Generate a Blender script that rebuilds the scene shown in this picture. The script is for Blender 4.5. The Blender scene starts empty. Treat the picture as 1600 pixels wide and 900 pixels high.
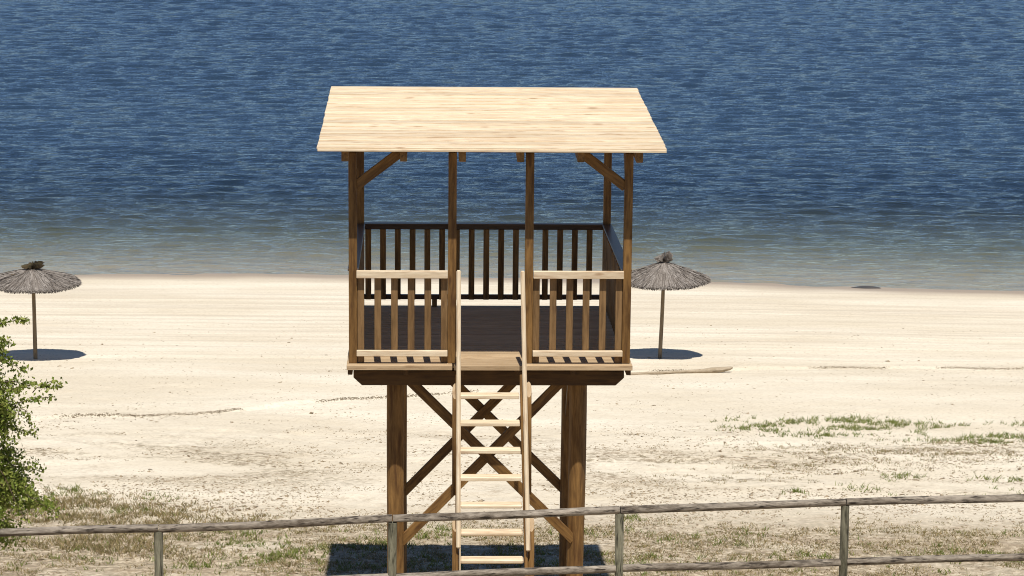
import bpy, bmesh, math, random
import numpy as np
from mathutils import Vector, Matrix, Euler
random.seed(7); rng = np.random.default_rng(11)
R = math.radians
HC = 12.9                      # camera height over the lake; lake surface is z = 0
scene = bpy.context.scene
C = scene.collection

# ---------------------------------------------------------------- camera, light, exposure
cam = bpy.data.objects.new('camera', bpy.data.cameras.new('camera')); C.objects.link(cam)
cam.data.sensor_width = 36; cam.data.lens = 3873.66/1600*36
cam.data.clip_start = .5; cam.data.clip_end = 6000
cam.matrix_world = Matrix.Translation((0, 0, HC)) @ Matrix.Rotation(math.pi/2-.1913, 4, 'X') @ Matrix.Rotation(.0095, 4, 'Z')
scene.camera = cam
SUN_EL, SUN_AZ = R(66), R(5)                      # sun high, behind the camera, a little to its right
SD = Vector((math.sin(SUN_AZ)*math.cos(SUN_EL), -math.cos(SUN_AZ)*math.cos(SUN_EL), math.sin(SUN_EL)))
w = bpy.data.worlds.new('World'); scene.world = w; w.use_nodes = True
nt = w.node_tree; nt.nodes.clear()
sky = nt.nodes.new('ShaderNodeTexSky'); sky.sky_type = 'NISHITA'; sky.sun_disc = False
sky.sun_elevation = SUN_EL; sky.sun_rotation = math.atan2(SD.x, SD.y)
sky.altitude = 2000; sky.air_density = 1.0; sky.dust_density = .05; sky.ozone_density = 3.2
bg = nt.nodes.new('ShaderNodeBackground'); bg.inputs['Strength'].default_value = .078
out = nt.nodes.new('ShaderNodeOutputWorld')
nt.links.new(sky.outputs[0], bg.inputs[0]); nt.links.new(bg.outputs[0], out.inputs[0])
sl = bpy.data.lights.new('sun', 'SUN'); sl.energy = 5.0; sl.angle = R(.53); sl.color = (1, .955, .87)
so = bpy.data.objects.new('sun', sl); C.objects.link(so); so.rotation_euler = SD.to_track_quat('Z', 'Y').to_euler()
vs = scene.view_settings; vs.view_transform = 'Standard'; vs.look = 'None'; vs.exposure = .08; vs.gamma = 1
vs.use_curve_mapping = False
scene.render.engine = 'CYCLES'
scene.cycles.filter_width = 1.05; scene.cycles.max_bounces = 6; scene.cycles.transparent_max_bounces = 6

# ---------------------------------------------------------------- node helpers
class NT:
    def __init__(s, name):
        s.m = bpy.data.materials.new(name); s.m.use_nodes = True; s.t = s.m.node_tree; s.t.nodes.clear()
        s.out = s.n('ShaderNodeOutputMaterial')
    def n(s, typ, **kw):
        x = s.t.nodes.new(typ)
        for k, v in kw.items(): setattr(x, k, v)
        return x
    def l(s, a, b): s.t.links.new(a, b)
    def val(s, sock, v):
        if hasattr(v, 'is_output') or isinstance(v, bpy.types.NodeSocket): s.l(v, sock)
        else: sock.default_value = v
    def math(s, op, a, b=None, clamp=False):
        x = s.n('ShaderNodeMath', operation=op, use_clamp=clamp); s.val(x.inputs[0], a)
        if b is not None: s.val(x.inputs[1], b)
        return x.outputs[0]
    def mapr(s, v, a, b, c=0., d=1.):
        x = s.n('ShaderNodeMapRange'); s.val(x.inputs[0], v)
        for i, q in enumerate((a, b, c, d)): s.val(x.inputs[i+1], q)
        return x.outputs[0]
    def mix(s, f, a, b, mode='MIX'):
        x = s.n('ShaderNodeMix', data_type='RGBA', blend_type=mode); s.val(x.inputs[0], f)
        s.val(x.inputs[6], a if not isinstance(a, tuple) else (*a, 1)[:4]); s.val(x.inputs[7], b if not isinstance(b, tuple) else (*b, 1)[:4])
        return x.outputs[2]
    def mapping(s, vec, scale, loc=None):
        x = s.n('ShaderNodeMapping'); s.l(vec, x.inputs[0]); x.inputs['Scale'].default_value = scale
        if loc is not None: s.val(x.inputs['Location'], loc)
        return x.outputs[0]
    def noise(s, vec, scale, detail=3, rough=.55):
        x = s.n('ShaderNodeTexNoise'); s.l(vec, x.inputs[0]); x.inputs['Scale'].default_value = scale
        x.inputs['Detail'].default_value = detail; x.inputs['Roughness'].default_value = rough
        return x.outputs[0]
    def bump(s, h, strength, dist):
        x = s.n('ShaderNodeBump'); s.l(h, x.inputs['Height']); x.inputs['Strength'].default_value = strength
        x.inputs['Distance'].default_value = dist; return x.outputs[0]
    def bsdf(s, col, rough=.6, normal=None, spec=.4):
        x = s.n('ShaderNodeBsdfPrincipled'); s.val(x.inputs['Base Color'], col if not isinstance(col, tuple) else (*col, 1)[:4])
        s.val(x.inputs['Roughness'], rough); x.inputs['Specular IOR Level'].default_value = spec
        if normal is not None: s.l(normal, x.inputs['Normal'])
        s.l(x.outputs[0], s.out.inputs[0]); return x

def wood(name, a, b, knot, rough=.65, knots=1., grain=1., green=None, island=True, lx=1., bd=.004):
    """grain runs along the local X axis of every board"""
    k = NT(name); tc = k.n('ShaderNodeTexCoord').outputs['Object']
    info = k.n('ShaderNodeObjectInfo'); geo = k.n('ShaderNodeNewGeometry')
    rnd = k.math('ADD', info.outputs['Random'], geo.outputs['Random Per Island'])
    off = k.math('MULTIPLY', rnd, 37.)
    comb = k.n('ShaderNodeCombineXYZ'); [k.l(off, comb.inputs[i]) for i in range(3)]
    v = k.n('ShaderNodeVectorMath', operation='ADD'); k.l(tc, v.inputs[0]); k.l(comb.outputs[0], v.inputs[1]); v = v.outputs[0]
    big = k.noise(k.mapping(v, (.8, 5, 5)), 1.3, 2)
    gr = k.noise(k.mapping(v, (1.8*lx, 15, 15)), 2.2, 5, .68)
    st = k.noise(k.mapping(v, (2.6*lx, 34, 34)), 1., 3, .6)
    fine = k.noise(k.mapping(v, (6, 130, 130)), 1.5, 2)
    t = k.math('ADD', k.math('MULTIPLY', big, .45), k.math('MULTIPLY', gr, .55))
    t = k.mapr(t, .38, .62)
    col = k.mix(t, a, b)
    tone = k.mapr(geo.outputs['Random Per Island'], 0, 1, .80, 1.06) if island else k.mapr(info.outputs['Random'], 0, 1, .88, 1.1)
    tc2 = k.n('ShaderNodeCombineColor'); [k.l(tone, tc2.inputs[i]) for i in range(3)]
    col = k.mix(1., col, tc2.outputs[0], 'MULTIPLY')
    col = k.mix(k.mapr(fine, .55, .8, 0, .3*grain), col, knot)
    col = k.mix(k.mapr(st, .53, .66, 0, .5*grain), col, knot)
    vo = k.n('ShaderNodeTexVoronoi', feature='F1'); k.l(k.mapping(v, (2.6, 9, 9)), vo.inputs[0]); vo.inputs['Scale'].default_value = 1.
    kn = k.mapr(vo.outputs['Distance'], .07, .19, .9*knots, 0.)
    col = k.mix(kn, col, knot)
    if green: col = k.mix(k.mapr(k.noise(v, 3.5, 3), .52, .72, 0, .6), col, green)
    k.bsdf(col, rough, k.bump(gr, .35 if bd < .005 else .8, bd), .3)
    return k.m

M = {}
M['pine'] = wood('fresh_pine', (.62, .475, .31), (.83, .70, .51), (.36, .21, .11), knots=.9, grain=1.)
M['floor'] = wood('deck_pine', (.40, .28, .16), (.54, .395, .24), (.24, .14, .07), knots=.5)
M['brown'] = wood('treated_brown_wood', (.10, .047, .012), (.275, .148, .046), (.055, .022, .009), .6, .7)
M['beam'] = wood('shaded_beam_wood', (.055, .026, .008), (.12, .062, .02), (.03, .014, .005), .65, .5)  # treated brown coloured darker for the shade under the deck
M['slat'] = wood('treated_slat_wood', (.15, .084, .032), (.29, .172, .075), (.07, .034, .015), .6, .7)
M['round'] = wood('round_post_wood', (.11, .052, .015), (.31, .17, .055), (.07, .03, .012), .7, .5)
M['planed'] = wood('dark_planed_wood', (.075, .045, .03), (.11, .065, .042), (.03, .016, .01), .33, .4)
M['grey'] = wood('weathered_grey_wood', (.085, .065, .046), (.36, .31, .25), (.03, .022, .016), .85, .8, 2.0, lx=2.6, bd=.012)
M['greypost'] = wood('weathered_greenish_wood', (.085, .078, .05), (.27, .255, .18), (.03, .028, .018), .85, .6, 2.0, lx=1.6, bd=.012)
M['drift'] = wood('bleached_driftwood', (.33, .26, .17), (.5, .41, .3), (.15, .11, .07), .85, .5)
M['pole'] = wood('parasol_pole_wood', (.15, .11, .065), (.24, .185, .12), (.07, .05, .03), .8, .5)
M['bark'] = wood('twig_bark', (.09, .06, .035), (.16, .115, .07), (.04, .03, .02), .9, .3)

# ---------------------------------------------------------------- mesh helpers
def link(name, me, mat=None, parent=None, M4=None, **props):
    o = bpy.data.objects.new(name, me); C.objects.link(o)
    if mat is not None: me.materials.append(mat)
    if parent is not None: o.parent = parent
    if M4 is not None: o.matrix_basis = M4
    for k, v in props.items(): o[k] = v
    return o
def thing(name, loc, rz, label, category, group=None):
    o = bpy.data.objects.new(name, None); C.objects.link(o); o.location = loc; o.rotation_euler = (0, 0, rz)
    o['label'] = label; o['category'] = category
    if group: o['group'] = group
    return o
def add_box(bm, c, s, rot=None, bevel=.004):
    g = bmesh.ops.create_cube(bm, size=1.)['verts']
    mt = Matrix.Translation(c) @ (rot.to_4x4() if rot is not None else Matrix.Identity(4)) @ Matrix.Diagonal((*s, 1))
    bmesh.ops.transform(bm, matrix=mt, verts=g)
    if bevel:
        es = list({e for v in g for e in v.link_edges})
        bmesh.ops.bevel(bm, geom=es, offset=min(bevel, min(s)*.3), segments=1, affect='EDGES', profile=.5)
def bm_mesh(bm, name, smooth=False):
    me = bpy.data.meshes.new(name); bm.to_mesh(me); bm.free()
    if smooth: me.shade_smooth()
    return me
def frame(p, q, up=Vector((0, 0, 1)), roll=0):
    p, q = Vector(p), Vector(q); x = (q-p).normalized()
    if abs(x.dot(up)) > .97: up = Vector((0, -1, 0))
    y = up.cross(x).normalized(); z = x.cross(y)
    m = Matrix((x, y, z)).transposed().to_4x4(); m = Matrix.Translation((p+q)/2) @ m
    return m @ Matrix.Rotation(roll, 4, 'X'), (q-p).length
def beam(name, p, q, wy, wz, mat, parent, up=Vector((0, 0, 1)), bevel=.005, **kw):
    """board from p to q: wy across (perpendicular to up), wz along up"""
    m, L = frame(p, q, up); bm = bmesh.new(); add_box(bm, (0, 0, 0), (L, wy, wz), bevel=bevel)
    return link(name, bm_mesh(bm, name), M[mat], parent, m, **kw)
def add_pole(bm, p, q, r0, r1, seg=14, rings=2, wob=0., seed=0, flat=None, cap=True):
    p, q = Vector(p), Vector(q); x = (q-p).normalized(); up = Vector((0, 0, 1)) if abs(x.z) < .95 else Vector((0, 1, 0))
    y = up.cross(x).normalized(); z = x.cross(y); rr = random.Random(seed); prev = None; loops = []
    ph = [rr.uniform(0, 6.28) for _ in range(4)]
    for i in range(rings):
        t = i/(rings-1); c = p.lerp(q, t); r = r0+(r1-r0)*t
        c = c + y*wob*math.sin(t*5+ph[0]) + z*wob*math.sin(t*4+ph[1])
        loop = []
        for j in range(seg):
            a = j/seg*2*math.pi; rad = r*(1+(.06*math.sin(3*a+ph[2]+t*3)+.03*math.sin(5*a+ph[3]-t*9))*(1 if wob else 0))
            loop.append(bm.verts.new(c + (y*math.cos(a)+z*math.sin(a))*rad))
        loops.append(loop)
        if prev:
            for j in range(seg): bm.faces.new((prev[j], prev[(j+1) % seg], loop[(j+1) % seg], loop[j]))
        prev = loop
    if cap: bm.faces.new(list(reversed(loops[0]))); bm.faces.new(loops[-1])
def smooth_sides(me, ang=40):
    me.shade_smooth()
    try: me.set_sharp_from_angle(angle=R(ang))
    except Exception: pass
def pole(name, p, q, r0, r1, mat, parent, seg=16, rings=8, wob=.002, seed=0, **kw):
    m, L = frame(p, q); bm = bmesh.new(); add_pole(bm, (-L/2, 0, 0), (L/2, 0, 0), r0, r1, seg, rings, wob, seed)
    me = bm_mesh(bm, name); smooth_sides(me)
    return link(name, me, M[mat], parent, m, **kw)

# ---------------------------------------------------------------- ground profile
GS = [-60, 0, 10, 20, 21.3, 23, 25.5, 27, 32.1, 52, 68, 80, 250, 2500]
GZ = [-1, -1.7, -4.2, -6.95, -7.2, -7.9, -8.95, -9.25, -9.74, -11.6, -12.9, -13.9, -24, -30]
def lattice(seed): return np.random.default_rng(seed).random((256, 256))
LAT = [lattice(s) for s in range(12)]
def vnoise(x, y, k=0):
    L = LAT[k % 12]; xi = np.floor(x).astype(int); yi = np.floor(y).astype(int); fx = x-xi; fy = y-yi
    fx = fx*fx*(3-2*fx); fy = fy*fy*(3-2*fy); a = L[xi & 255, yi & 255]; b = L[(xi+1) & 255, yi & 255]
    c = L[xi & 255, (yi+1) & 255]; d = L[(xi+1) & 255, (yi+1) & 255]
    return (a*(1-fx)+b*fx)*(1-fy)+(c*(1-fx)+d*fx)*fy
def fbm(x, y, k=0, o=4):
    s = 0; a = .5; t = 0
    for i in range(o): s = s+a*vnoise(x*2**i+i*17.3, y*2**i+i*9.1, k+i); t += a; a *= .5
    return s/t
def sm(v, a, b): t = np.clip((v-a)/(b-a), 0, 1); return t*t*(3-2*t)
def ground_z(x, y, detail=True):
    x = np.asarray(x, float); y = np.asarray(y, float)
    c = 68-np.interp(x, [-200, -14.3, -7.2, 0, 5.4, 14.3, 200], [60, 67.95, 68.3, 68.1, 67.8, 66.8, 66.8])
    s = y+c*np.clip((y-45)/20, 0, 1)
    z = (np.interp(s-.5, GS, GZ)+np.interp(s, GS, GZ)+np.interp(s+.5, GS, GZ))/3 + HC
    if detail:
        shore = sm(s, 68.5, 66)                       # 1 on the dry beach, 0 at the waterline
        z = z + (fbm(x*.28, y*.5, 1, 3)-.5)*.11*shore*sm(s, 62, 50) + (fbm(x*.09, y*1.1, 2, 3)-.5)*.05*shore*sm(s, 44, 50)
        z = z + (fbm(x*.05+4, s*4.5, 3, 2)-.5)*.048*sm(s, 46, 53)*shore
        rough = (.25+.75*sm(s, 50, 40))*sm(s, 68.5, 60)
        z = z + (fbm(x*2.6, y*2.6, 4, 4)-.5)*.085*rough*sm(fbm(x*.5, y*.8, 6, 3), .38, .62)
        z = z + (fbm(x*9, y*9, 8, 2)-.5)*.024*rough
        z = z + (fbm(x*.4, y*.9, 9, 3)-.5)*.06*np.exp(-((s-67.8)/1.2)**2)
        # ragged edge of the raked strip, a low step in the sand
        for xs, ys in EDGES:
            yl = np.interp(x, xs, ys)+(fbm(x*1.3, x*0, 5, 3)-.5)*.35
            m = ((x > xs[0]) & (x < xs[-1]))
            z = z + m*.035*np.exp(-((y-yl-.10)/.12)**2) - m*.02*np.exp(-((y-yl+.12)/.1)**2)
    return z
EDGES = [([-9.5, -8.4, -7.5, -6.4, -5.4, -4.7, -3.6, -2.4, -.5], [42.9, 43., 43.36, 43.28, 43.64, 44.16, 45.04, 45.8, 46.6]),
         ([2.2, 4.57, 5.4, 6.7, 8.1, 9.5, 10.8, 14], [49.6, 50.6, 50.68, 50.7, 51.04, 51.06, 51.1, 51.3])]

def gauss(x, y, L):
    s = 0
    for (cx, cy, rx, ry, a) in L: s = np.maximum(s, a*np.exp(-(((x-cx)/rx)**2+((y-cy)/ry)**2)))
    return s
GREEN = [(5.8, 43.5, 1.3, .3, 1.5), (4.6, 42.6, .55, .4, 1.4), (5.2, 41.8, .5, .25, 1.2), (6.2, 42.5, .8, .35, 1.3), (7.0, 42.9, .6, .3, 1.),
         (8.8, 43.2, .8, .2, .7), (8.8, 41.9, .9, .3, 1.5), (7.8, 41.3, .8, .22, 1.2), (6.1, 37.64, .28, .22, .9), (5.35, 36.55, .3, .25, .8), (7.73, 37.5, .4, .25, .6),
         (4.38, 36.2, .14, .12, .9), (7.9, 36.7, .3, .2, .6), (1.78, 33.98, .22, .2, .9), (-1.0, 32.9, .38, .4, 1.), (-1.75, 32.1, .4, .35, .7), (-3.1, 31.1, .55, .5, 1.), (-2.6, 31.6, .4, .3, .7),
         (-3.76, 32.7, .4, .3, .6), (-3.8, 30.8, .5, .4, .6), (-5.1, 35.2, .3, .25, .6), (-5.6, 34.2, .5, .3, .5), (7.0, 35.9, .4, .2, .5), (-6.6, 35.5, .5, .4, .6), (-5.4, 31.3, .6, .5, .5),
         (2.6, 32.4, .6, .4, .5), (3.4, 32.9, .25, .2, .7), (4.1, 31.6, .4, .3, .6), (6.0, 31.6, .7, .4, .5), (-.2, 31.5, .5, .4, .5), (7.2, 33.2, .3, .2, .7), (-3.4, 31.9, .6, .4, .7), (1.2, 33.0, .6, .3, .5), (-1.6, 30.6, 1.2, .5, .6), (1.0, 30.8, 1.2, .5, .6)]
DRY = [(-6.2, 34.2, 1.6, 1.0, 1.), (-4.6, 33.4, 1.3, .6, .9), (-5.3, 31.9, 1.3, .8, .8), (-3.2, 33.9, .8, .4, .5), (2.2, 32.2, 2.2, 1.0, .5),
       (6.2, 32.6, 2.6, 1.0, .45), (6.9, 40.0, 2.4, .7, .9), (4.8, 38.7, 1.6, .6, .5), (3.4, 37.4, 1.2, .5, .3), (8.6, 41.2, 1.5, .6, 1.), (-1.2, 33, 2.4, .7, .4), (-2.5, 31.4, 2.4, .9, .6), (-7.5, 32, 1.5, 2, .8), (-.5, 31.2, 3.5, 1.2, .75)]

# ---------------------------------------------------------------- ground sheet
def axis(lo, hi, fine, a, b, coarse_n):
    mid = np.arange(a, b, fine)
    left = a-np.geomspace(fine*1.5, a-lo, coarse_n)[::-1]; right = b+np.geomspace(fine*1.5, hi-b, coarse_n)
    return np.concatenate([left, mid, right])
def grid_mesh(name, xs, ys, zf):
    X, Y = np.meshgrid(xs, ys); Z = zf(X, Y); nx, ny = len(xs), len(ys)
    co = np.stack([X, Y, Z], -1).reshape(-1, 3).astype(np.float32)
    i = np.arange(nx*ny).reshape(ny, nx); f = np.stack([i[:-1, :-1], i[:-1, 1:], i[1:, 1:], i[1:, :-1]], -1).reshape(-1, 4)
    me = bpy.data.meshes.new(name); me.vertices.add(len(co)); me.vertices.foreach_set('co', co.ravel())
    me.loops.add(f.size); me.loops.foreach_set('vertex_index', f.ravel().astype(np.int32))
    me.polygons.add(len(f)); me.polygons.foreach_set('loop_start', np.arange(0, f.size, 4, dtype=np.int32))
    me.update(calc_edges=True); me.shade_smooth(); return me
def tri_mesh(name, co, f, k):
    me = bpy.data.meshes.new(name); me.vertices.add(len(co)); me.vertices.foreach_set('co', co.astype(np.float32).ravel())
    me.loops.add(f.size); me.loops.foreach_set('vertex_index', f.ravel().astype(np.int32))
    me.polygons.add(len(f)); me.polygons.foreach_set('loop_start', np.arange(0, f.size, k, dtype=np.int32))
    me.update(calc_edges=True); return me

def sand_material():
    k = NT('beach_sand'); tc = k.n('ShaderNodeTexCoord').outputs['Object']
    sep = k.n('ShaderNodeSeparateXYZ'); k.l(tc, sep.inputs[0])
    y = sep.outputs['Y']; z = sep.outputs['Z']
    big = k.noise(k.mapping(tc, (.18, .5, 1)), 1., 4)
    mid = k.noise(k.mapping(tc, (1, 1.6, 1)), 1.7, 5, .6)
    streak = k.noise(k.mapping(tc, (.06, 2.6, 1)), 1., 4, .6)
    fine = k.noise(k.mapping(tc, (1, 1.3, 1)), 15., 4, .75)
    col = k.mix(k.mapr(big, .35, .65), (.62, .54, .415), (.725, .65, .525))
    far = k.mapr(y, 46, 54)
    col = k.mix(k.math('MULTIPLY', k.mapr(streak, .50, .64), k.math('MULTIPLY', far, .42)), col, (.47, .39, .30))
    near = k.mapr(y, 48, 37)
    col = k.mix(k.math('MULTIPLY', k.mapr(mid, .50, .62), k.math('MULTIPLY', near, k.mapr(k.noise(k.mapping(tc, (1, 1.4, 1)), 8., 4, .8), .47, .56, 0, .42))), col, (.34, .265, .18))
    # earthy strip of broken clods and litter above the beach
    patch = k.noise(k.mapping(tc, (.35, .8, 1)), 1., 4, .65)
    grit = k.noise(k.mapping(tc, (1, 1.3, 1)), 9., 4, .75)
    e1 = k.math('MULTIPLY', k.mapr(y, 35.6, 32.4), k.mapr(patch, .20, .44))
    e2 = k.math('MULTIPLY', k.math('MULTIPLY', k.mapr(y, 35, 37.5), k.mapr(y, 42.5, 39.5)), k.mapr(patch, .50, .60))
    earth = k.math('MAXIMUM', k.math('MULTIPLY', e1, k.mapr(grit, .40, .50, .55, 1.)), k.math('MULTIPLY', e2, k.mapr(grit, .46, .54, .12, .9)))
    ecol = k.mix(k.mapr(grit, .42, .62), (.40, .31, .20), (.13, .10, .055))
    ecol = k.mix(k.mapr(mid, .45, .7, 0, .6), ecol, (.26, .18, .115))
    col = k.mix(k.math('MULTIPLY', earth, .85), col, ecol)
    col = k.mix(k.mapr(fine, .50, .72, 0, .55), col, (.36, .29, .20))
    # wet strip just above the lake and the bed below it
    wob = k.math('MULTIPLY', k.math('SUBTRACT', k.noise(k.mapping(tc, (.25, .6, 1)), 1., 3), .5), .10)
    zz = k.math('ADD', z, wob)
    damp = k.mapr(zz, .165, .05); col = k.mix(k.math('MULTIPLY', damp, .85), col, (.31, .235, .17))
    pink = k.mapr(zz, .01, -.10); col = k.mix(k.math('MULTIPLY', pink, .7), col, (.40, .31, .23))
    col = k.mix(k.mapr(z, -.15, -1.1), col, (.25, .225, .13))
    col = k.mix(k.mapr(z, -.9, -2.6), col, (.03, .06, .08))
    h = k.math('ADD', k.math('MULTIPLY', mid, .6), k.math('MULTIPLY', k.noise(tc, 14., 4, .7), .35))
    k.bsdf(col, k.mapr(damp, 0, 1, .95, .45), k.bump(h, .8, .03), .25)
    return k.m

xs = axis(-900, 900, .055, -11.5, 11.5, 60); ys = axis(-60, 1500, .055, 28.5, 62, 60)
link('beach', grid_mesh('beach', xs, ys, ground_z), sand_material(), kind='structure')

# ---------------------------------------------------------------- lake
WAVES = []
rw = np.random.default_rng(5)
for i in range(34):
    lam = .55*(1.6/.55)**rw.random(); th = -math.pi/2 + rw.normal(0, .33) + .05
    WAVES.append((lam, th, rw.random()*6.28, .024*lam/(2*math.pi), 0))
for i in range(30):
    lam = 1.15*(2.4/1.15)**rw.random(); th = -math.pi/2 + rw.normal(0, .5) + .05
    WAVES.append((lam, th, rw.random()*6.28, .023*lam/(2*math.pi), 1))
def water_z(x, y):
    z = np.zeros_like(x); wx = x+.35*(vnoise(x*.7, y*.7, 3)-.5); wy = y+.35*(vnoise(x*.6+9, y*.7, 5)-.5)
    far = .22+.78*sm(y, 74, 140)
    for lam, th, ph, a, big in WAVES:
        k = 2*math.pi/lam; z += (far if big else 1.15-.4*far)*a*(lambda p: np.sin(p)-.34*np.sin(2*p)+.10*np.sin(3*p))(k*(wx*math.cos(th)+wy*math.sin(th))+ph)
    gust = .55+.9*fbm(x*.05, y*.12, 7, 4)
    deep = sm(y, 66.0, 80)*.65+.35
    return z*gust*deep*sm(y, 900, 300)
def water_material():
    k = NT('lake_water'); tc = k.n('ShaderNodeTexCoord').outputs['Object']
    sep = k.n('ShaderNodeSeparateXYZ'); k.l(tc, sep.inputs[0])
    w1 = k.noise(k.mapping(tc, (1.1, 2.6, 1)), 1.2, 3, .55)
    w2 = k.noise(k.mapping(tc, (2.0, 4.2, 1)), 2.6, 3, .6)
    h = k.math('ADD', k.math('MULTIPLY', w1, 1.), k.math('MULTIPLY', w2, .45))
    amt = k.mapr(sep.outputs['Y'], 66, 80, .5, 1.)
    bp = k.n('ShaderNodeBump'); k.l(h, bp.inputs['Height']); k.l(amt, bp.inputs['Strength']); bp.inputs['Distance'].default_value = .085
    fr = k.n('ShaderNodeFresnel'); fr.inputs['IOR'].default_value = 1.333; k.l(bp.outputs[0], fr.inputs['Normal'])
    gl = k.n('ShaderNodeBsdfGlossy'); gl.inputs['Roughness'].default_value = .03; gl.inputs['Color'].default_value = (.87, .93, 1, 1); k.l(bp.outputs[0], gl.inputs['Normal'])
    tr = k.n('ShaderNodeBsdfTransparent'); tr.inputs[0].default_value = (.86, .93, .92, 1)
    body = k.n('ShaderNodeBsdfDiffuse'); body.inputs[0].default_value = (.019, .037, .064, 1)   # scattering of the deep water itself
    # turbidity: the deeper the bed, the less of it shows
    depth = k.mapr(sep.outputs['Y'], 69, 98, .0, 1.)
    m1 = k.n('ShaderNodeMixShader'); k.l(depth, m1.inputs[0]); k.l(tr.outputs[0], m1.inputs[1]); k.l(body.outputs[0], m1.inputs[2])
    m2 = k.n('ShaderNodeMixShader'); k.l(fr.outputs[0], m2.inputs[0]); k.l(m1.outputs[0], m2.inputs[1]); k.l(gl.outputs[0], m2.inputs[2])
    k.l(m2.outputs[0], k.out.inputs[0]); return k.m
yw = [64.]
while yw[-1] < 300: yw.append(yw[-1]+.085*(yw[-1]/66)**1.4)
yw = np.concatenate([yw, np.geomspace(301, 1500, 50)])
xw = np.concatenate([-np.geomspace(56, 900, 30)[::-1], np.arange(-55.8, 55.9, .17), np.geomspace(56, 900, 30)])
link('lake', grid_mesh('lake', xw, yw, water_z), water_material(), kind='structure')

# far shore hills, above the frame, which the lake mirrors
def hill_z(x, y):
    return -3 + sm(y, 1100, 1900)*(25+50*fbm(x*.0016, y*.001, 2, 4))
hm = NT('wooded_hills'); tc = hm.n('ShaderNodeTexCoord').outputs['Object']
hm.bsdf(hm.mix(hm.mapr(hm.noise(tc, .03, 5), .4, .6), (.035, .055, .025), (.08, .09, .045)), .95)
link('hills', grid_mesh('hills', np.linspace(-2600, 2600, 90), np.linspace(1100, 2300, 24), hill_z), hm.m, kind='structure')

# ---------------------------------------------------------------- loose stuff on the ground
def simple(name, cols, rough=.9, transl=0.):
    k = NT(name); geo = k.n('ShaderNodeNewGeometry'); r = k.n('ShaderNodeValToRGB'); k.l(geo.outputs['Random Per Island'], r.inputs[0])
    el = r.color_ramp.elements; el[0].color = (*cols[0], 1); el[1].color = (*cols[-1], 1)
    for i, c in enumerate(cols[1:-1]): e = el.new((i+1)/(len(cols)-1)); e.color = (*c, 1)
    b = k.bsdf(r.outputs[0], rough, None, .25)
    if transl:
        t = k.n('ShaderNodeBsdfTranslucent'); k.l(r.outputs[0], t.inputs[0]); m = k.n('ShaderNodeMixShader'); m.inputs[0].default_value = transl
        k.l(b.outputs[0], m.inputs[1]); k.l(t.outputs[0], m.inputs[2]); k.l(m.outputs[0], k.out.inputs[0])
    return k.m
def blades(name, x, y, h, lean, wd, mat, nseg=1, label=None, category=None):
    n = len(x); a = rng.random(n)*6.283; d = rng.random(n)*6.283; z = ground_z(x, y)-.004
    dx, dy = np.cos(a)*wd, np.sin(a)*wd; lx, ly = np.cos(d)*lean*h, np.sin(d)*lean*h
    P = np.stack([np.stack([x-dx, y-dy, z], -1), np.stack([x+dx, y+dy, z], -1),
                  np.stack([x+dx*.6+lx*.4, y+dy*.6+ly*.4, z+h*.6], -1), np.stack([x-dx*.6+lx*.4, y-dy*.6+ly*.4, z+h*.6], -1), np.stack([x+lx, y+ly, z+h], -1)], 1).reshape(-1, 3)
    b = np.arange(n)*5
    f = np.concatenate([np.stack([b, b+1, b+2], -1), np.stack([b, b+2, b+3], -1), np.stack([b+3, b+2, b+4], -1)])
    o = link(name, tri_mesh(name, P, f, 3), mat, kind='stuff')
    if label: o['label'] = label; o['category'] = category
    return o
def scatter(n, x0, x1, y0, y1, dens):
    x = rng.uniform(x0, x1, n); y = rng.uniform(y0, y1, n); k = rng.random(n) < dens(x, y); return x[k], y[k]
def wedge(x, y): return (np.abs(x) < .235*y+.6)
def dens_dry(x, y):
    n = fbm(x*1.6, y*2.2, 2, 4); d = gauss(x, y, DRY)*sm(n, .32, .54)*(1+1.2*gauss(x, y, DRY[:3])); d = d+.75*sm(y, 34.6, 32.6)*sm(n, .40, .56); return d*wedge(x, y)
def dens_green(x, y):
    n = fbm(x*2.4+5, y*3.5, 6, 4); return (gauss(x, y, GREEN)*sm(n, .33, .52)+.06*sm(y, 34, 32)*sm(n, .5, .62))*wedge(x, y)
def clump(x, y, k, s):
    return (np.repeat(x, k)+rng.normal(0, s, len(x)*k), np.repeat(y, k)+rng.normal(0, s, len(x)*k))
x, y = scatter(46000, -9, 12, 28.6, 41.5, dens_dry); x, y = clump(x, y, 8, .04)
blades('dry_grass', x, y, rng.uniform(.02, .075, len(x))*(.6+1.1*gauss(x, y, DRY[:3])), 1.0, .0055,
       simple('straw_blades', [(.24, .17, .08), (.40, .31, .16), (.15, .12, .05), (.22, .21, .075)], .8, .25), label='tan dry grass thinning out over the sandy bank behind the fence', category='grass')
x, y = scatter(42000, -9, 12, 28.6, 44.5, dens_green); x, y = clump(x, y, 9, .035)
blades('green_grass', x, y, rng.uniform(.02, .09, len(x)), .9, .006,
       simple('green_blades', [(.10, .15, .025), (.18, .235, .045), (.25, .25, .07), (.12, .13, .035)], .7, .3), label='low green grass tufts scattered in patches on the pale sand', category='grass')
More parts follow.
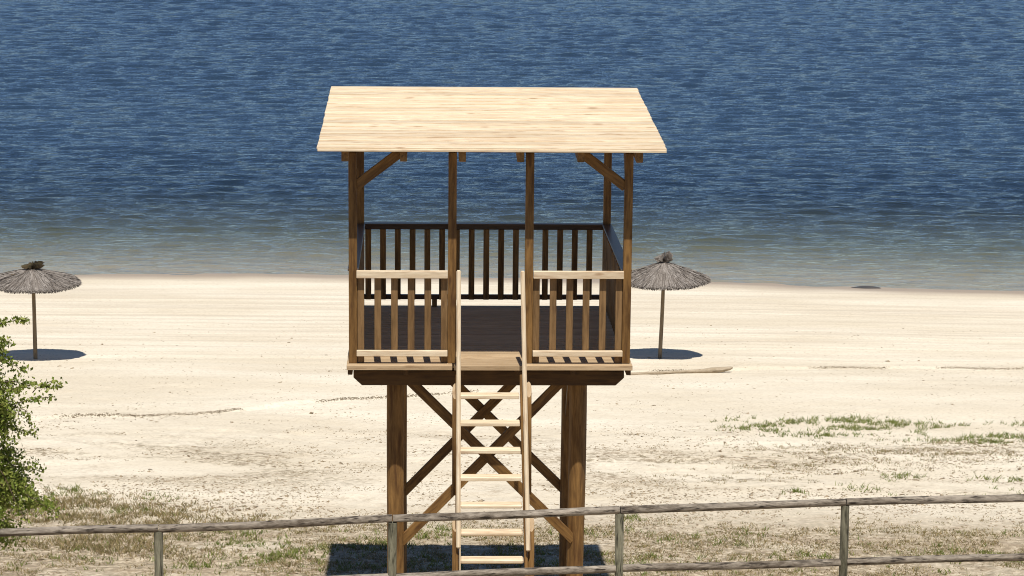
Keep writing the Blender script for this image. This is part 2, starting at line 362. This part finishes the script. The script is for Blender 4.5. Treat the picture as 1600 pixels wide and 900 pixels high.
def pebbles(name, x, y, s, mat, label, flat=.5):
    n = len(x); z = ground_z(x, y); base = np.array([[1, 0, 0], [0, 1, 0], [-1, 0, 0], [0, -1, 0], [0, 0, 1], [0, 0, -1]], float)
    a = rng.random(n)*6.28; J = base[None]+rng.normal(0, .28, (n, 6, 3)); J[:, :, 0] *= rng.uniform(.8, 2.0, n)[:, None]; J[:, :, 2] *= flat
    ca, sa = np.cos(a)[:, None], np.sin(a)[:, None]
    P = np.stack([J[..., 0]*ca-J[..., 1]*sa, J[..., 0]*sa+J[..., 1]*ca, J[..., 2]], -1)*s[:, None, None]+np.stack([x, y, z], -1)[:, None]
    t = np.array([[0, 1, 4], [1, 2, 4], [2, 3, 4], [3, 0, 4], [1, 0, 5], [2, 1, 5], [3, 2, 5], [0, 3, 5]])
    f = (np.arange(n)[:, None, None]*6+t[None]).reshape(-1, 3)
    o = link(name, tri_mesh(name, P.reshape(-1, 3), f, 3), mat, kind='stuff'); o['label'] = label; o['category'] = 'debris'
def dens_clod(x, y):
    n = fbm(x*.9, y*1.6, 9, 4)
    d = .9*sm(n, .38, .56)*sm(y, 37.8, 34.5) + .5*sm(n, .46, .6)*sm(y, 46, 38)*(y > 34)
    d = d + .95*np.exp(-((y-(36.9+.62*(x-2.5)))/1.0)**2)*(x > 1.5)*sm(n, .34, .5) + .015 + .06*sm(n, .5, .65)*(y < 52)
    return d*wedge(x, y)
x, y = scatter(200000, -12, 13, 28.6, 58, dens_clod)
pebbles('sand_clods', x, y, rng.uniform(.005, .017, len(x))*(1+(rng.random(len(x)) < .05)*1.2), simple('clods', [(.16, .115, .07), (.30, .225, .14), (.40, .32, .22), (.22, .165, .10)]), 'brown clods, bark bits and pebbles strewn over the sand')
xl = []; yl = []
for xs_, ys_ in EDGES:
    q = rng.uniform(xs_[0], xs_[-1], 5200); keep = fbm(q*.7, q*0+3, 4, 3) > .40+.12*rng.random(5200)
    q = q[keep]; xl.append(q); yl.append(np.interp(q, xs_, ys_)+(fbm(q*1.3, q*0, 5, 3)-.5)*.35+rng.normal(0, .035, len(q)))
x = np.concatenate(xl); y = np.concatenate(yl)
pebbles('wrack_line', x, y, rng.uniform(.004, .012, len(x)), simple('wrack', [(.12, .085, .05), (.24, .18, .11)]), 'thin dark line of washed up bits along the sand', .4)

# ---------------------------------------------------------------- lifeguard tower
TX, TY, YAW = -.2308, 25.8472, .0355
FZ = HC-5.8291                                  # deck surface
GZT = float(ground_z(np.array([TX]), np.array([TY+.6]), False)[0])-FZ   # ground seen from the deck
tw = thing('lifeguard_tower', (TX, TY, FZ+GZT), YAW, 'tall wooden lifeguard tower with plank roof, slatted railings and ladder on round stilts', 'lifeguard tower')
def L(v): return Vector((v[0], v[1], v[2]-GZT))
def tb(name, p, q, wy, wz, mat, parent=None, up=Vector((0, 0, 1)), bevel=.005, **kw):
    o = beam(name, L(p), L(q), wy, wz, mat, tw, up, bevel, **kw)
    if parent is not None: o.parent = parent; o.matrix_basis = parent.matrix_basis.inverted() @ o.matrix_basis
    return o
def multi(name, boards, mat, parent=None, bevel=.004, **kw):
    """several boards nailed into one part; boards = (centre, size[, rotation])"""
    bm = bmesh.new(); c0 = Vector(boards[0][0])
    for b in boards: add_box(bm, Vector(b[0])-c0, b[1], b[2] if len(b) > 2 else None, bevel)
    o = link(name, bm_mesh(bm, name), M[mat], tw, Matrix.Translation(L(c0)), **kw)
    if parent is not None: o.parent = parent; o.matrix_basis = parent.matrix_basis.inverted() @ o.matrix_basis
    return o
# stilts, round
for x_, v_, r_ in ((-1.012, .52, .093), (.982, .52, .094), (-.998, 2.5, .091), (1.005, 2.5, .091)):
    g = float(ground_z(np.array([TX+x_]), np.array([TY+v_]), False)[0])-FZ
    pole('stilt', L((x_, v_, g-.25)), L((x_, v_, -.20)), r_*1.01, r_, 'round', tw, 28, 10, .003, int(abs(x_*97+v_*13)))
# cross braces between stilts: front pair, rear pair, sides
for v_, d_ in ((.46, -1), (2.54, 1)):
    tb('cross_brace', (-.93, v_, -.22), (.955, v_, -2.10), .045, .105, 'brown')
    tb('cross_brace', (.86, v_-.048*d_, -.25), (-.955, v_-.048*d_, -2.14), .045, .105, 'brown')
for x_, s_ in ((-1.0, 1), (1.0, -1)):
    tb('side_brace', (x_+s_*.02, .62, -1.15), (x_+s_*.02, 1.35, -.30), .045, .10, 'brown')
    tb('side_brace', (x_+s_*.02, 2.42, -1.15), (x_+s_*.02, 1.75, -.30), .045, .10, 'brown')
# deck frame
def chamfer_beam(name, v_, half, z0, z1, th, cut):
    bm = bmesh.new(); prof = [(-half, z1), (-half, z1-.075), (-half+cut, z0), (half-cut, z0), (half, z1-.075), (half, z1)]
    A = [bm.verts.new((x_, -th/2, z_-(z0+z1)/2)) for x_, z_ in prof]; B = [bm.verts.new((x_, th/2, z_-(z0+z1)/2)) for x_, z_ in prof]
    bm.faces.new(A); bm.faces.new(list(reversed(B)))
    for i in range(6): j = (i+1) % 6; bm.faces.new((A[j], A[i], B[i], B[j]))
    bmesh.ops.recalc_face_normals(bm, faces=bm.faces); bmesh.ops.bevel(bm, geom=list(bm.edges), offset=.004, segments=1, affect='EDGES')
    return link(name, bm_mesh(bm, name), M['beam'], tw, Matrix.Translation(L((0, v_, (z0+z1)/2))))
chamfer_beam('deck_beam', .28, 1.46, -.295, -.135, .10, .09)
chamfer_beam('deck_beam', .64, 1.46, -.295, -.135, .10, .09)
chamfer_beam('deck_beam', 2.38, 1.46, -.295, -.135, .10, .09)
chamfer_beam('deck_beam', 2.62, 1.46, -.295, -.135, .10, .09)
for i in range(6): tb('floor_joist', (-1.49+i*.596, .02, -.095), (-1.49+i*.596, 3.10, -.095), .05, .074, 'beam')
# floor boards
bs = []; v_ = -.094; i = 0
while v_ < 3.12:
    wb = .112 if v_ > -.05 else .12
    half = 1.523
    zc = -.029; t_ = .052 if i == 0 else .05
    if i == 0:
        bs.append(((-.962, v_+wb/2, zc), (1.122, wb-.003, t_))); bs.append(((-.006, v_+wb/2+.001, zc-.002), (.74, wb-.003, t_))); bs.append(((.952, v_+wb/2, zc), (1.142, wb-.003, t_)))
    else: bs.append(((random.uniform(-.003, .003), v_+wb/2, zc+random.uniform(-.001, .001)), (2*half, wb-.013, t_)))
    v_ += wb; i += 1
multi('deck_floor', bs, 'floor', bevel=.003)
# posts
PH = 2.30
P4 = [(-1.457, .05), (1.457, .05), (-.405, .05), (.411, .05), (-1.457, 3.08), (1.457, 3.08)]
roof_low = lambda v: 2.3757+(2.5913-2.3757)*(v+.42)/(3.3951+.42)
for (x_, v_) in P4:
    tb('roof_post', (x_, v_, .0), (x_, v_, roof_low(v_)-.135), .088, .088, 'brown', up=Vector((0, 1, 0)))
# plates under the rafters
multi('roof_plate', [((0, .05, roof_low(.05)-.09), (3.10, .085, .082))], 'brown')
multi('roof_plate', [((0, 3.08, roof_low(3.08)-.09), (3.10, .085, .082))], 'brown')
# knee braces
for s_ in (-1, 1):
    for v_ in (.05, 3.08):
        tb('knee_brace', (s_*1.425, v_, 1.905), (s_*.945, v_, roof_low(v_)-.13), .055, .105, 'brown')
    tb('knee_brace', (s_*1.457, .10, 1.88), (s_*1.457, .52, roof_low(.5)-.10), .055, .10, 'brown')
    tb('knee_brace', (s_*1.457, 3.03, 1.92), (s_*1.457, 2.60, roof_low(2.6)-.10), .055, .10, 'brown')
# roof: boards lie along X
sl_ = math.atan2(2.5913-2.3757, 3.8151); rot = Matrix.Rotation(sl_, 3, 'X'); Ls = math.hypot(3.8151, .2156)
N = 19; bs = []
for i in range(N):
    d_ = (i+.5)/N*Ls; c_ = Vector((random.uniform(-.004, .004), -.42, 2.3757))+rot @ Vector((0, d_, -.0155))
    bs.append((c_, (3.6168+random.uniform(-.006, .006), Ls/N+.004, .026), Matrix.Rotation(sl_-.045-random.uniform(0, .012), 3, 'X')))
roof = multi('roof', bs, 'pine', bevel=.003)
multi('roof_edge_board', [((0, -.425, 2.347), (3.61, .02, .026))], 'pine', parent=roof)
for x_ in (-1.525, -.918, -.308, .296, .922, 1.532):
    tb('rafter', (x_, -.37, roof_low(-.37)-.098), (x_, 3.36, roof_low(3.36)-.098), .072, .118, 'brown', parent=roof)
# front railings
def railing(x0, x1, xsl):
    r = multi('railing', [(((x0+x1)/2, -.012, .968), (x1-x0, .05, .080))], 'pine', label='pale pine rail of the front railing')
    multi('lower_rail', [(((x0+x1)/2, -.012, .113), (x1-x0, .05, .062))], 'pine', parent=r)
    for k_, xc in enumerate(xsl):
        lo = .0 if k_ in (0, len(xsl)-1) else .075
        tb('baluster', (xc, .045, lo), (xc, .045, .925), .052 if False else .072, .035, 'slat', parent=r, up=Vector((0, 1, 0)))
    return r
railing(-1.418, -.452, [-1.375, -1.194, -1.017, -.840, -.662, -.486])
railing(.458, 1.418, [.492, .672, .848, 1.024, 1.201, 1.374])
# rear railing
r = multi('railing', [((0, 3.08, .993), (2.83, .12, .022)), ((0, 3.08, .955), (2.826, .05, .05))], 'planed')
multi('lower_rail', [((0, 3.08, .117), (2.826, .05, .056))], 'planed', parent=r)
for i in range(16): tb('baluster', (-1.365+i*.1745+ .0, 3.045, .09), (-1.365+i*.1745, 3.045, .935), .070, .03, 'brown', parent=r, up=Vector((0, 1, 0)))
for x_ in (-.58, .56): tb('foot_block', (x_, 3.08, .0), (x_, 3.08, .09), .06, .05, 'brown', parent=r, up=Vector((0, 1, 0)))
# side railings
for s_ in (-1, 1):
    r = tb('railing', (s_*1.457, .10, .993), (s_*1.457, 3.03, .993), .115, .022, 'planed')
    tb('rail', (s_*1.457, .10, .956), (s_*1.457, 3.03, .956), .05, .048, 'planed', parent=r)
    tb('rail', (s_*1.457, .10, .117), (s_*1.457, 3.03, .117), .05, .056, 'planed', parent=r)
    for i in range(16): tb('baluster', (s_*1.425, .21+i*.1745, .09), (s_*1.425, .21+i*.1745, .935), .03, .07, 'slat', parent=r, up=Vector((0, 1, 0)))
# ladder
def vl(w): return -.12-.25*(1.04-w)
def xr(w): return .336+(1.023-w)*.0215
def xl_(w): return -.338
WB = GZT-.02
zt = Vector((1, 0, 0))
lad = tb('ladder', (-.338, vl(1.035), 1.035), (-.334, vl(-1.80), -1.80), .055, .046, 'pine', up=zt, bevel=.012)
lad.name = 'ladder'
tb('stringer', (xr(1.03), vl(1.03), 1.03), (xr(-1.83), vl(-1.83), -1.83), .055, .046, 'pine', parent=lad, up=zt, bevel=.012)
# side planks behind the front rails carry the treads
for f_, o_ in ((xl_, -.012), (xr, -.034)):
    a_, b_ = -.05, WB
    tb('side_plank', (f_(a_)+o_, vl(a_)+.075, a_), (f_(b_)+o_+(.02 if o_ < -.02 else 0), vl(b_)+.075, b_), .075, .034, 'brown', parent=lad, up=zt)
tb('side_plank', (-.318, vl(-1.75)-.0, -1.75), (-.318, vl(WB), WB), .03, .014, 'pine', parent=lad, up=zt)
k_ = 0; w_ = -.247
while w_ > WB+.1:
    xa, xb = -.316, xr(w_)-.062+.012*min(k_/6, 1)
    th = .040 if k_ < 5 else .048
    tb('rung', (xa, vl(w_)+.045, w_-.012), (xb, vl(w_)+.045, w_-.012), .145, th, 'pine', parent=lad, bevel=.006 if k_ < 4 else .016)
    w_ -= .2787; k_ += 1
# treated half-round support posts beside the ladder, their heads cut on a slant
def cut_post(x_, v0, w0, v1, w1, r_):
    m, Ln = frame(L((x_, v1, w1)), L((x_, v0, w0))); bm = bmesh.new(); seg = 16
    A = []; B = []; 
    for j in range(seg):
        a = j/seg*2*math.pi; y_, z_ = math.cos(a)*r_, math.sin(a)*r_
        wp = m.to_3x3() @ Vector((0, y_, z_)); t = (wp.y+r_)/(2*r_)     # 0 front, 1 back
        A.append(bm.verts.new((-Ln/2, y_, z_))); B.append(bm.verts.new((Ln/2-.17*(1-t), y_, z_)))
    bm.faces.new(list(reversed(A))); top = bm.faces.new(B)
    for j in range(seg): bm.faces.new((A[j], A[(j+1) % seg], B[(j+1) % seg], B[j])).smooth = True
    bmesh.ops.recalc_face_normals(bm, faces=bm.faces); top.material_index = 1
    o = link('support_post', bm_mesh(bm, 'support_post'), M['round'], tw, m); o.data.materials.append(M['floor'])
    o.parent = lad; o.matrix_basis = lad.matrix_basis.inverted() @ m
cut_post(-.372, -.33, -.14, -.58, -1.29, .030)
cut_post(.406, -.33, -.12, -.58, -1.285, .030)
cut_post(-.368, -.70, -1.48, -1.02, WB, .031)
cut_post(.432, -.70, -1.48, -1.02, WB, .033)

# ---------------------------------------------------------------- thatched parasols
def straw_mat():
    k = NT('thatch'); geo = k.n('ShaderNodeNewGeometry'); tc = k.n('ShaderNodeTexCoord').outputs['Object']
    r = k.n('ShaderNodeValToRGB'); k.l(geo.outputs['Random Per Island'], r.inputs[0]); el = r.color_ramp.elements
    el[0].color = (.10, .082, .068, 1); el[1].color = (.40, .36, .325, 1); e = el.new(.45); e.color = (.235, .205, .18, 1)
    n = k.noise(tc, 5., 4, .7); k.bsdf(k.mix(k.mapr(n, .4, .7, 0, .5), r.outputs[0], (.13, .105, .085)), .9, None, .15); return k.m
TH = straw_mat(); TIE = simple('tied_reed', [(.05, .035, .02), (.13, .09, .05), (.09, .08, .04)])
def parasol(x, y, rad, hrim, hap, tilt, seed, label, flat_tuft):
    z0 = float(ground_z(np.array([x]), np.array([y]))[0]); g = np.random.default_rng(seed)
    t = thing('thatched_parasol', (x, y, z0), 0, label, 'parasol', 'thatched parasols on the beach')
    pole('pole', Vector((0, 0, -.3)), Vector((tilt[2], 0, hap-.03)), .045, .036, 'pole', t, 14, 8, .004, seed)
    TR = Matrix.Translation((tilt[2], 0, hap)) @ Euler((tilt[0], tilt[1], 0)).to_matrix().to_4x4()
    P = []; F = []
    def prof(r): return -(hap-hrim)*(.25*r/rad+.75*(r/rad)**1.5) if False else -(hap-hrim)*((r/rad)**1.08)
    # under layer
    seg = 64; rr = [0, .3, .6, .85, .985]
    edge = [1+.015*math.sin(7*a*6.283/seg+seed)+g.normal(0, .012) for a in range(seg)]
    for i, q in enumerate(rr):
        for j in range(seg):
            a = j/seg*6.2832; r = q*rad*(edge[j] if i == 4 else 1); P.append((r*math.cos(a), r*math.sin(a), prof(r)-.012))
    for i in range(4):
        for j in range(seg):
            k = (j+1) % seg; F.append((i*seg+j, i*seg+k, (i+1)*seg+k)); F.append((i*seg+j, (i+1)*seg+k, (i+1)*seg+j))
    # reed strands, many overlapping, with loose tips at the rim
    for i in range(8000):
        a = g.random()*6.2832; r0 = rad*g.random()**.7*.85; ln = g.uniform(.18, .42); r1 = min(r0+ln, rad*(1+.015*math.sin(7*a+seed)+g.normal(0, .012)))
        if i % 3 == 0: r1 = rad*(1.0+.02*math.sin(7*a+seed)+g.normal(0, .018)); r0 = r1-ln
        r0 = max(r0, .03)
        da = g.normal(0, .05); wv = g.uniform(.0025, .0058); up = g.uniform(.0, .03); up1 = g.uniform(-.015, .022)
        c, s = math.cos(a), math.sin(a); c1, s1 = math.cos(a+da), math.sin(a+da)
        z0_, z1_ = prof(r0)+up*.4, prof(min(r1, rad))+up1-(.02 if r1 > rad*.97 else 0)*g.random()
        tw_ = g.uniform(-.8, .8); ux, uy, uz = -s*wv*math.cos(tw_), c*wv*math.cos(tw_), wv*math.sin(tw_)
        b = len(P)
        P += [(r0*c-ux, r0*s-uy, z0_-uz), (r0*c+ux, r0*s+uy, z0_+uz), (r1*c1+ux, r1*s1+uy, z1_+uz), (r1*c1-ux, r1*s1-uy, z1_-uz)]
        F += [(b, b+1, b+2), (b, b+2, b+3)]
    # rim fringe hanging down gives the thatch its thickness
    for i in range(1500):
        a = g.random()*6.2832; r1 = rad*(1+.018*math.sin(7*a+seed)+g.normal(0, .015)); wv = g.uniform(.004, .009); d = g.uniform(.015, .06)
        c, s = math.cos(a), math.sin(a); b = len(P); z1_ = prof(rad)
        P += [((r1-.08)*c+s*wv, (r1-.08)*s-c*wv, z1_+.012), ((r1-.08)*c-s*wv, (r1-.08)*s+c*wv, z1_+.012), (r1*c-s*wv, r1*s+c*wv, z1_-d), (r1*c+s*wv, r1*s-c*wv, z1_-d)]
        F += [(b, b+1, b+2), (b, b+2, b+3)]
    can = link('canopy', tri_mesh('canopy', np.array(P), np.array(F), 3), TH, t, TR)
    # tied top knot
    P = []; F = []
    for i in range(420):
        a = g.random()*6.2832; s0 = g.uniform(.02, .05); hh = g.uniform(.05, .17)*(.7 if flat_tuft else 1.)*(1+.35*math.sin(a+1)); sp = g.uniform(.03, .17)*(1.2 if flat_tuft else 1.)*(1+.3*math.cos(2*a))
        c, s = math.cos(a), math.sin(a); wv = .006; b = len(P)
        P += [(s0*c-s*wv, s0*s+c*wv, -.03), (s0*c+s*wv, s0*s-c*wv, -.03), (sp*c*.6+s*wv, sp*s*.6-c*wv, hh), (sp*c-s*wv, sp*s+c*wv, hh*g.uniform(.3, 1.))]
        F += [(b, b+1, b+2), (b, b+2, b+3)]
    link('top_knot', tri_mesh('top_knot', np.array(P), np.array(F), 3), TIE if flat_tuft else TH, t, TR)
    bm = bmesh.new(); add_pole(bm, (0, 0, -.035), (0, 0, .035), .052, .046, 12, 3, .002, seed)
    link('tie', bm_mesh(bm, 'tie', True), TIE, t, TR)
    if flat_tuft:
        pole('loose_stick', Vector((-.42, -.25, hap-.10)), Vector((-.13, -.22, hap-.085)), .012, .008, 'bark', t, 6, 4, .004, 3)
parasol(3.19, 52.0, .965, 1.745, 2.12, (R(1), R(-1.0), .045), 3, 'thatched parasol right of the tower, its straw top knot upright', False)
parasol(-10.02, 51.0, .985, 1.67, 1.95, (R(1.5), R(1.5), -.02), 8, 'thatched parasol left of the tower with dark flattened top knot, behind the leafy branches', True)

# ---------------------------------------------------------------- driftwood
pts = [(2.40, 49.55, .03, .030), (2.9, 49.6, .035, .034), (3.5, 49.75, .04, .038), (3.95, 49.9, .055, .042), (4.12, 49.95, .065, .055), (4.35, 50.0, .08, .052), (4.52, 50.03, .11, .042), (4.58, 50.05, .12, .02)]
bm = bmesh.new(); prev = None
for i, (x_, y_, h_, r_) in enumerate(pts):
    z_ = float(ground_z(np.array([x_]), np.array([y_]))[0])+h_*.8; loop = []
    for j in range(12):
        a = j/12*6.2832; q = r_*(1+.15*math.sin(2*a+i*1.3)+.08*math.sin(5*a+i)); loop.append(bm.verts.new((x_-3.5, y_-49.8+math.cos(a)*q, z_-1.4+math.sin(a)*q)))
    if prev: [bm.faces.new((prev[j], prev[(j+1) % 12], loop[(j+1) % 12], loop[j])) for j in range(12)]
    else: bm.faces.new(list(reversed(loop)))
    prev = loop
bm.faces.new(prev); me = bm_mesh(bm, 'driftwood'); smooth_sides(me, 50)
link('driftwood', me, M['drift'], None, Matrix.Translation((3.5, 49.8, 1.4)), label='pale driftwood branch lying on the sand just right of the tower deck', category='driftwood')

bm = bmesh.new(); bmesh.ops.create_icosphere(bm, subdivisions=3, radius=1.)  # low solid added in place of a dark wet patch at the waterline
for v in bm.verts:
    n_ = math.sin(v.co.x*3+1)*.12+math.sin(v.co.y*4+v.co.x*5)*.08; v.co = Vector((v.co.x*(.46+n_*.3), v.co.y*(.20+n_*.2), max(v.co.z, -.3)*(.055+n_*.03)))
sk = NT('wet_patch'); tcs = sk.n('ShaderNodeTexCoord').outputs['Object']; sk.bsdf(sk.mix(sk.noise(tcs, 9., 4), (.035, .033, .032), (.10, .09, .08)), .5)
link('dark_patch', bm_mesh(bm, 'dark_patch', True), sk.m, None, Matrix.Translation((9.75, 67.0, .01)), label='low dark flat form standing in for a wet patch at the waterline on the right', category='dark_patch')

# ---------------------------------------------------------------- rail fence
FP = [(-5.08, 20.56, -6.206, -6.741), (-3.062, 20.83, -6.197, -6.721), (-1.037, 21.10, -6.175, -6.711), (.982, 21.37, -6.151, -6.692), (3.032, 21.64, -6.136, -6.699), (5.13, 21.91, -6.138, -6.698)]
fx0, fy0 = FP[0][:2]
FP = [(-7.10, 20.29, -6.215, -6.75)]+FP+[(7.2, 22.18, -6.13, -6.69)]
gz0 = float(ground_z(np.array([0.]), np.array([21.2]), False)[0])
fe = thing('wooden_fence', (0, 21.2, gz0), 0, 'weathered grey round-rail fence crossing the foreground in front of the tower', 'fence')
for i, (x_, y_, z_, zl) in enumerate(FP):
    g = float(ground_z(np.array([x_]), np.array([y_]), False)[0])
    pole('post', Vector((x_, y_-21.2, g-.3-gz0)), Vector((x_, y_-21.2, z_+HC-.030-gz0)), .040, .038, 'greypost', fe, 14, 8, .003, i+3)
    if i+1 < len(FP):
        x2, y2, z2, zl2 = FP[i+1]; d = Vector((x2-x_, y2-y_, 0)).normalized()
        dz = random.uniform(-.004, .004)
        a = Vector((x_, y_-21.2, z_+HC-gz0+dz))+d*.004; b = Vector((x2, y2-21.2, z2+HC-gz0-dz*.5))-d*.004
        pole('top_rail', a, b, .037-.003*(i % 2), .034+.003*(i % 2), 'grey', fe, 14, 18, .0045, i*5+1)
        a = Vector((x_, y_-21.2, zl+HC-gz0))+d*.030; b = Vector((x2, y2-21.2, zl2+HC-gz0))-d*.030
        pole('lower_rail', a, b, .035, .034, 'grey', fe, 14, 18, .0045, i*7+2)

# ---------------------------------------------------------------- leafy tree at the left edge
def tree():
    bx, by = -5.95, 24.15; gz = float(ground_z(np.array([bx]), np.array([by]), False)[0]); g = np.random.default_rng(21)
    t = thing('leafy_tree', (bx, by, gz), 0, 'small green leafy tree with drooping branches at the left edge, behind the fence', 'tree')
    def W(x, y, zr): return Vector((x-bx, y-by, zr+HC-gz))
    bm = bmesh.new(); leaves = []
    trunk = [Vector((0, 0, -.2)), Vector((.05, 0, 1.0)), Vector((.12, .02, 2.1)), Vector((.1, .0, 3.1)), Vector((.15, 0, 3.9))]
    for a, b, r0, r1 in zip(trunk, trunk[1:], (.06, .05, .036, .022), (.05, .036, .022, .01)): add_pole(bm, a, b, r0, r1, 8, 2)
    def branch(a, b, droop, r, n_leaf, spread, sz=1.):
        a, b = Vector(a), Vector(b); pr = a; N_ = 9
        P_ = [a.lerp(b, i/N_)+Vector((0, 0, droop*4*(i/N_)*(1-i/N_)))+Vector(g.normal(0, .012, 3)) for i in range(N_+1)]
        for i in range(N_):
            rr = r*(1-.8*i/N_); add_pole(bm, P_[i], P_[i+1], rr, rr*.88, 5, 2, cap=False)
        for _ in range(n_leaf):
            u = g.beta(2.0, 1.15); i = min(int(u*N_), N_-1); c = P_[i].lerp(P_[i+1], u*N_-i)
            leaves.append((c+Vector(g.normal(0, 1, 3)*np.array([spread, spread, spread*.85])*(1.1-.55*u)), sz))
    # limbs that show: tips at real places around the trunk
    tips = [(-4.76, 24.0, -5.03, .12), (-4.93, 23.9, -5.25, .1), (-4.47, 24.1, -5.72, .10), (-4.68, 23.8, -5.62, .1), (-4.60, 24.3, -5.87, .05), (-4.74, 24.0, -6.20, .10), (-4.86, 23.7, -5.92, .1),
            (-4.72, 24.2, -6.62, .14), (-4.58, 23.9, -6.93, .18), (-4.55, 24.2, -7.05, .2), (-4.78, 23.7, -7.0, .2), (-4.9, 24.3, -6.75, .15), (-5.02, 23.8, -7.1, .2), (-4.9, 23.9, -6.5, .1), (-5.05, 24.1, -5.6, .1), (-5.1, 23.8, -6.1, .1), (-4.95, 24.4, -7.12, .2)]
    for (x_, y_, z_, dr) in tips:
        st = trunk[2].lerp(trunk[3], g.random()) if z_ > -6 else trunk[1].lerp(trunk[3], g.uniform(.2, .8))
        low = z_ < -6.45
        branch(st, W(x_, y_, z_), dr, .014, 380 if low else 200, .085 if low else .038)
        for k in range(3 if low else 2):
            e = W(x_, y_, z_); m_ = st.lerp(e, g.uniform(.45, .8))
            branch(m_, m_+Vector((g.uniform(.05, .28), g.uniform(-.25, .25), g.uniform(-.28, .08))), .03, .006, 80 if low else 36, .04)
    for k in range(30):
        zz = g.uniform(-7.35, -5.3); st = W(-5.75, 24.1, zz+g.uniform(-.1, .5))
        branch(st, W(g.uniform(-5.12, -4.90), g.uniform(23.75, 24.4), zz), .08, .009, 300, .075)
    for k in range(46):
        a = g.uniform(1.2, 5.2); st = trunk[1].lerp(trunk[4], g.random()); ln = g.uniform(.5, 1.1)
        if math.cos(a) > .3: a += math.pi
        branch(st, st+Vector((math.cos(a)*ln, math.sin(a)*ln*.8, g.uniform(-.5, .35))), .12, .012, 190, .11)
    me = bm_mesh(bm, 'trunk', True); link('trunk', me, M['bark'], t)
    n = len(leaves); c = np.array([l[0] for l in leaves]); s = g.uniform(.013, .027, n)
    A = g.normal(0, 1, (n, 3)); A[:, 2] -= .7; A /= np.linalg.norm(A, axis=1)[:, None]; B = np.cross(A, g.normal(0, 1, (n, 3))); B /= np.linalg.norm(B, axis=1)[:, None]
    Cn = np.cross(A, B); s = s[:, None]
    P = np.stack([c-A*s, c+B*s*.62+Cn*s*.2, c+A*s*1.1, c-B*s*.62+Cn*s*.2], 1).reshape(-1, 3); b = np.arange(n)*4
    f = np.concatenate([np.stack([b, b+1, b+2], -1), np.stack([b, b+2, b+3], -1)])
    lm = simple('leaves', [(.10, .145, .02), (.22, .28, .045), (.36, .38, .10), (.14, .20, .03)], .4, .35)
    link('crown', tri_mesh('crown', P, f, 3), lm, t)
tree()
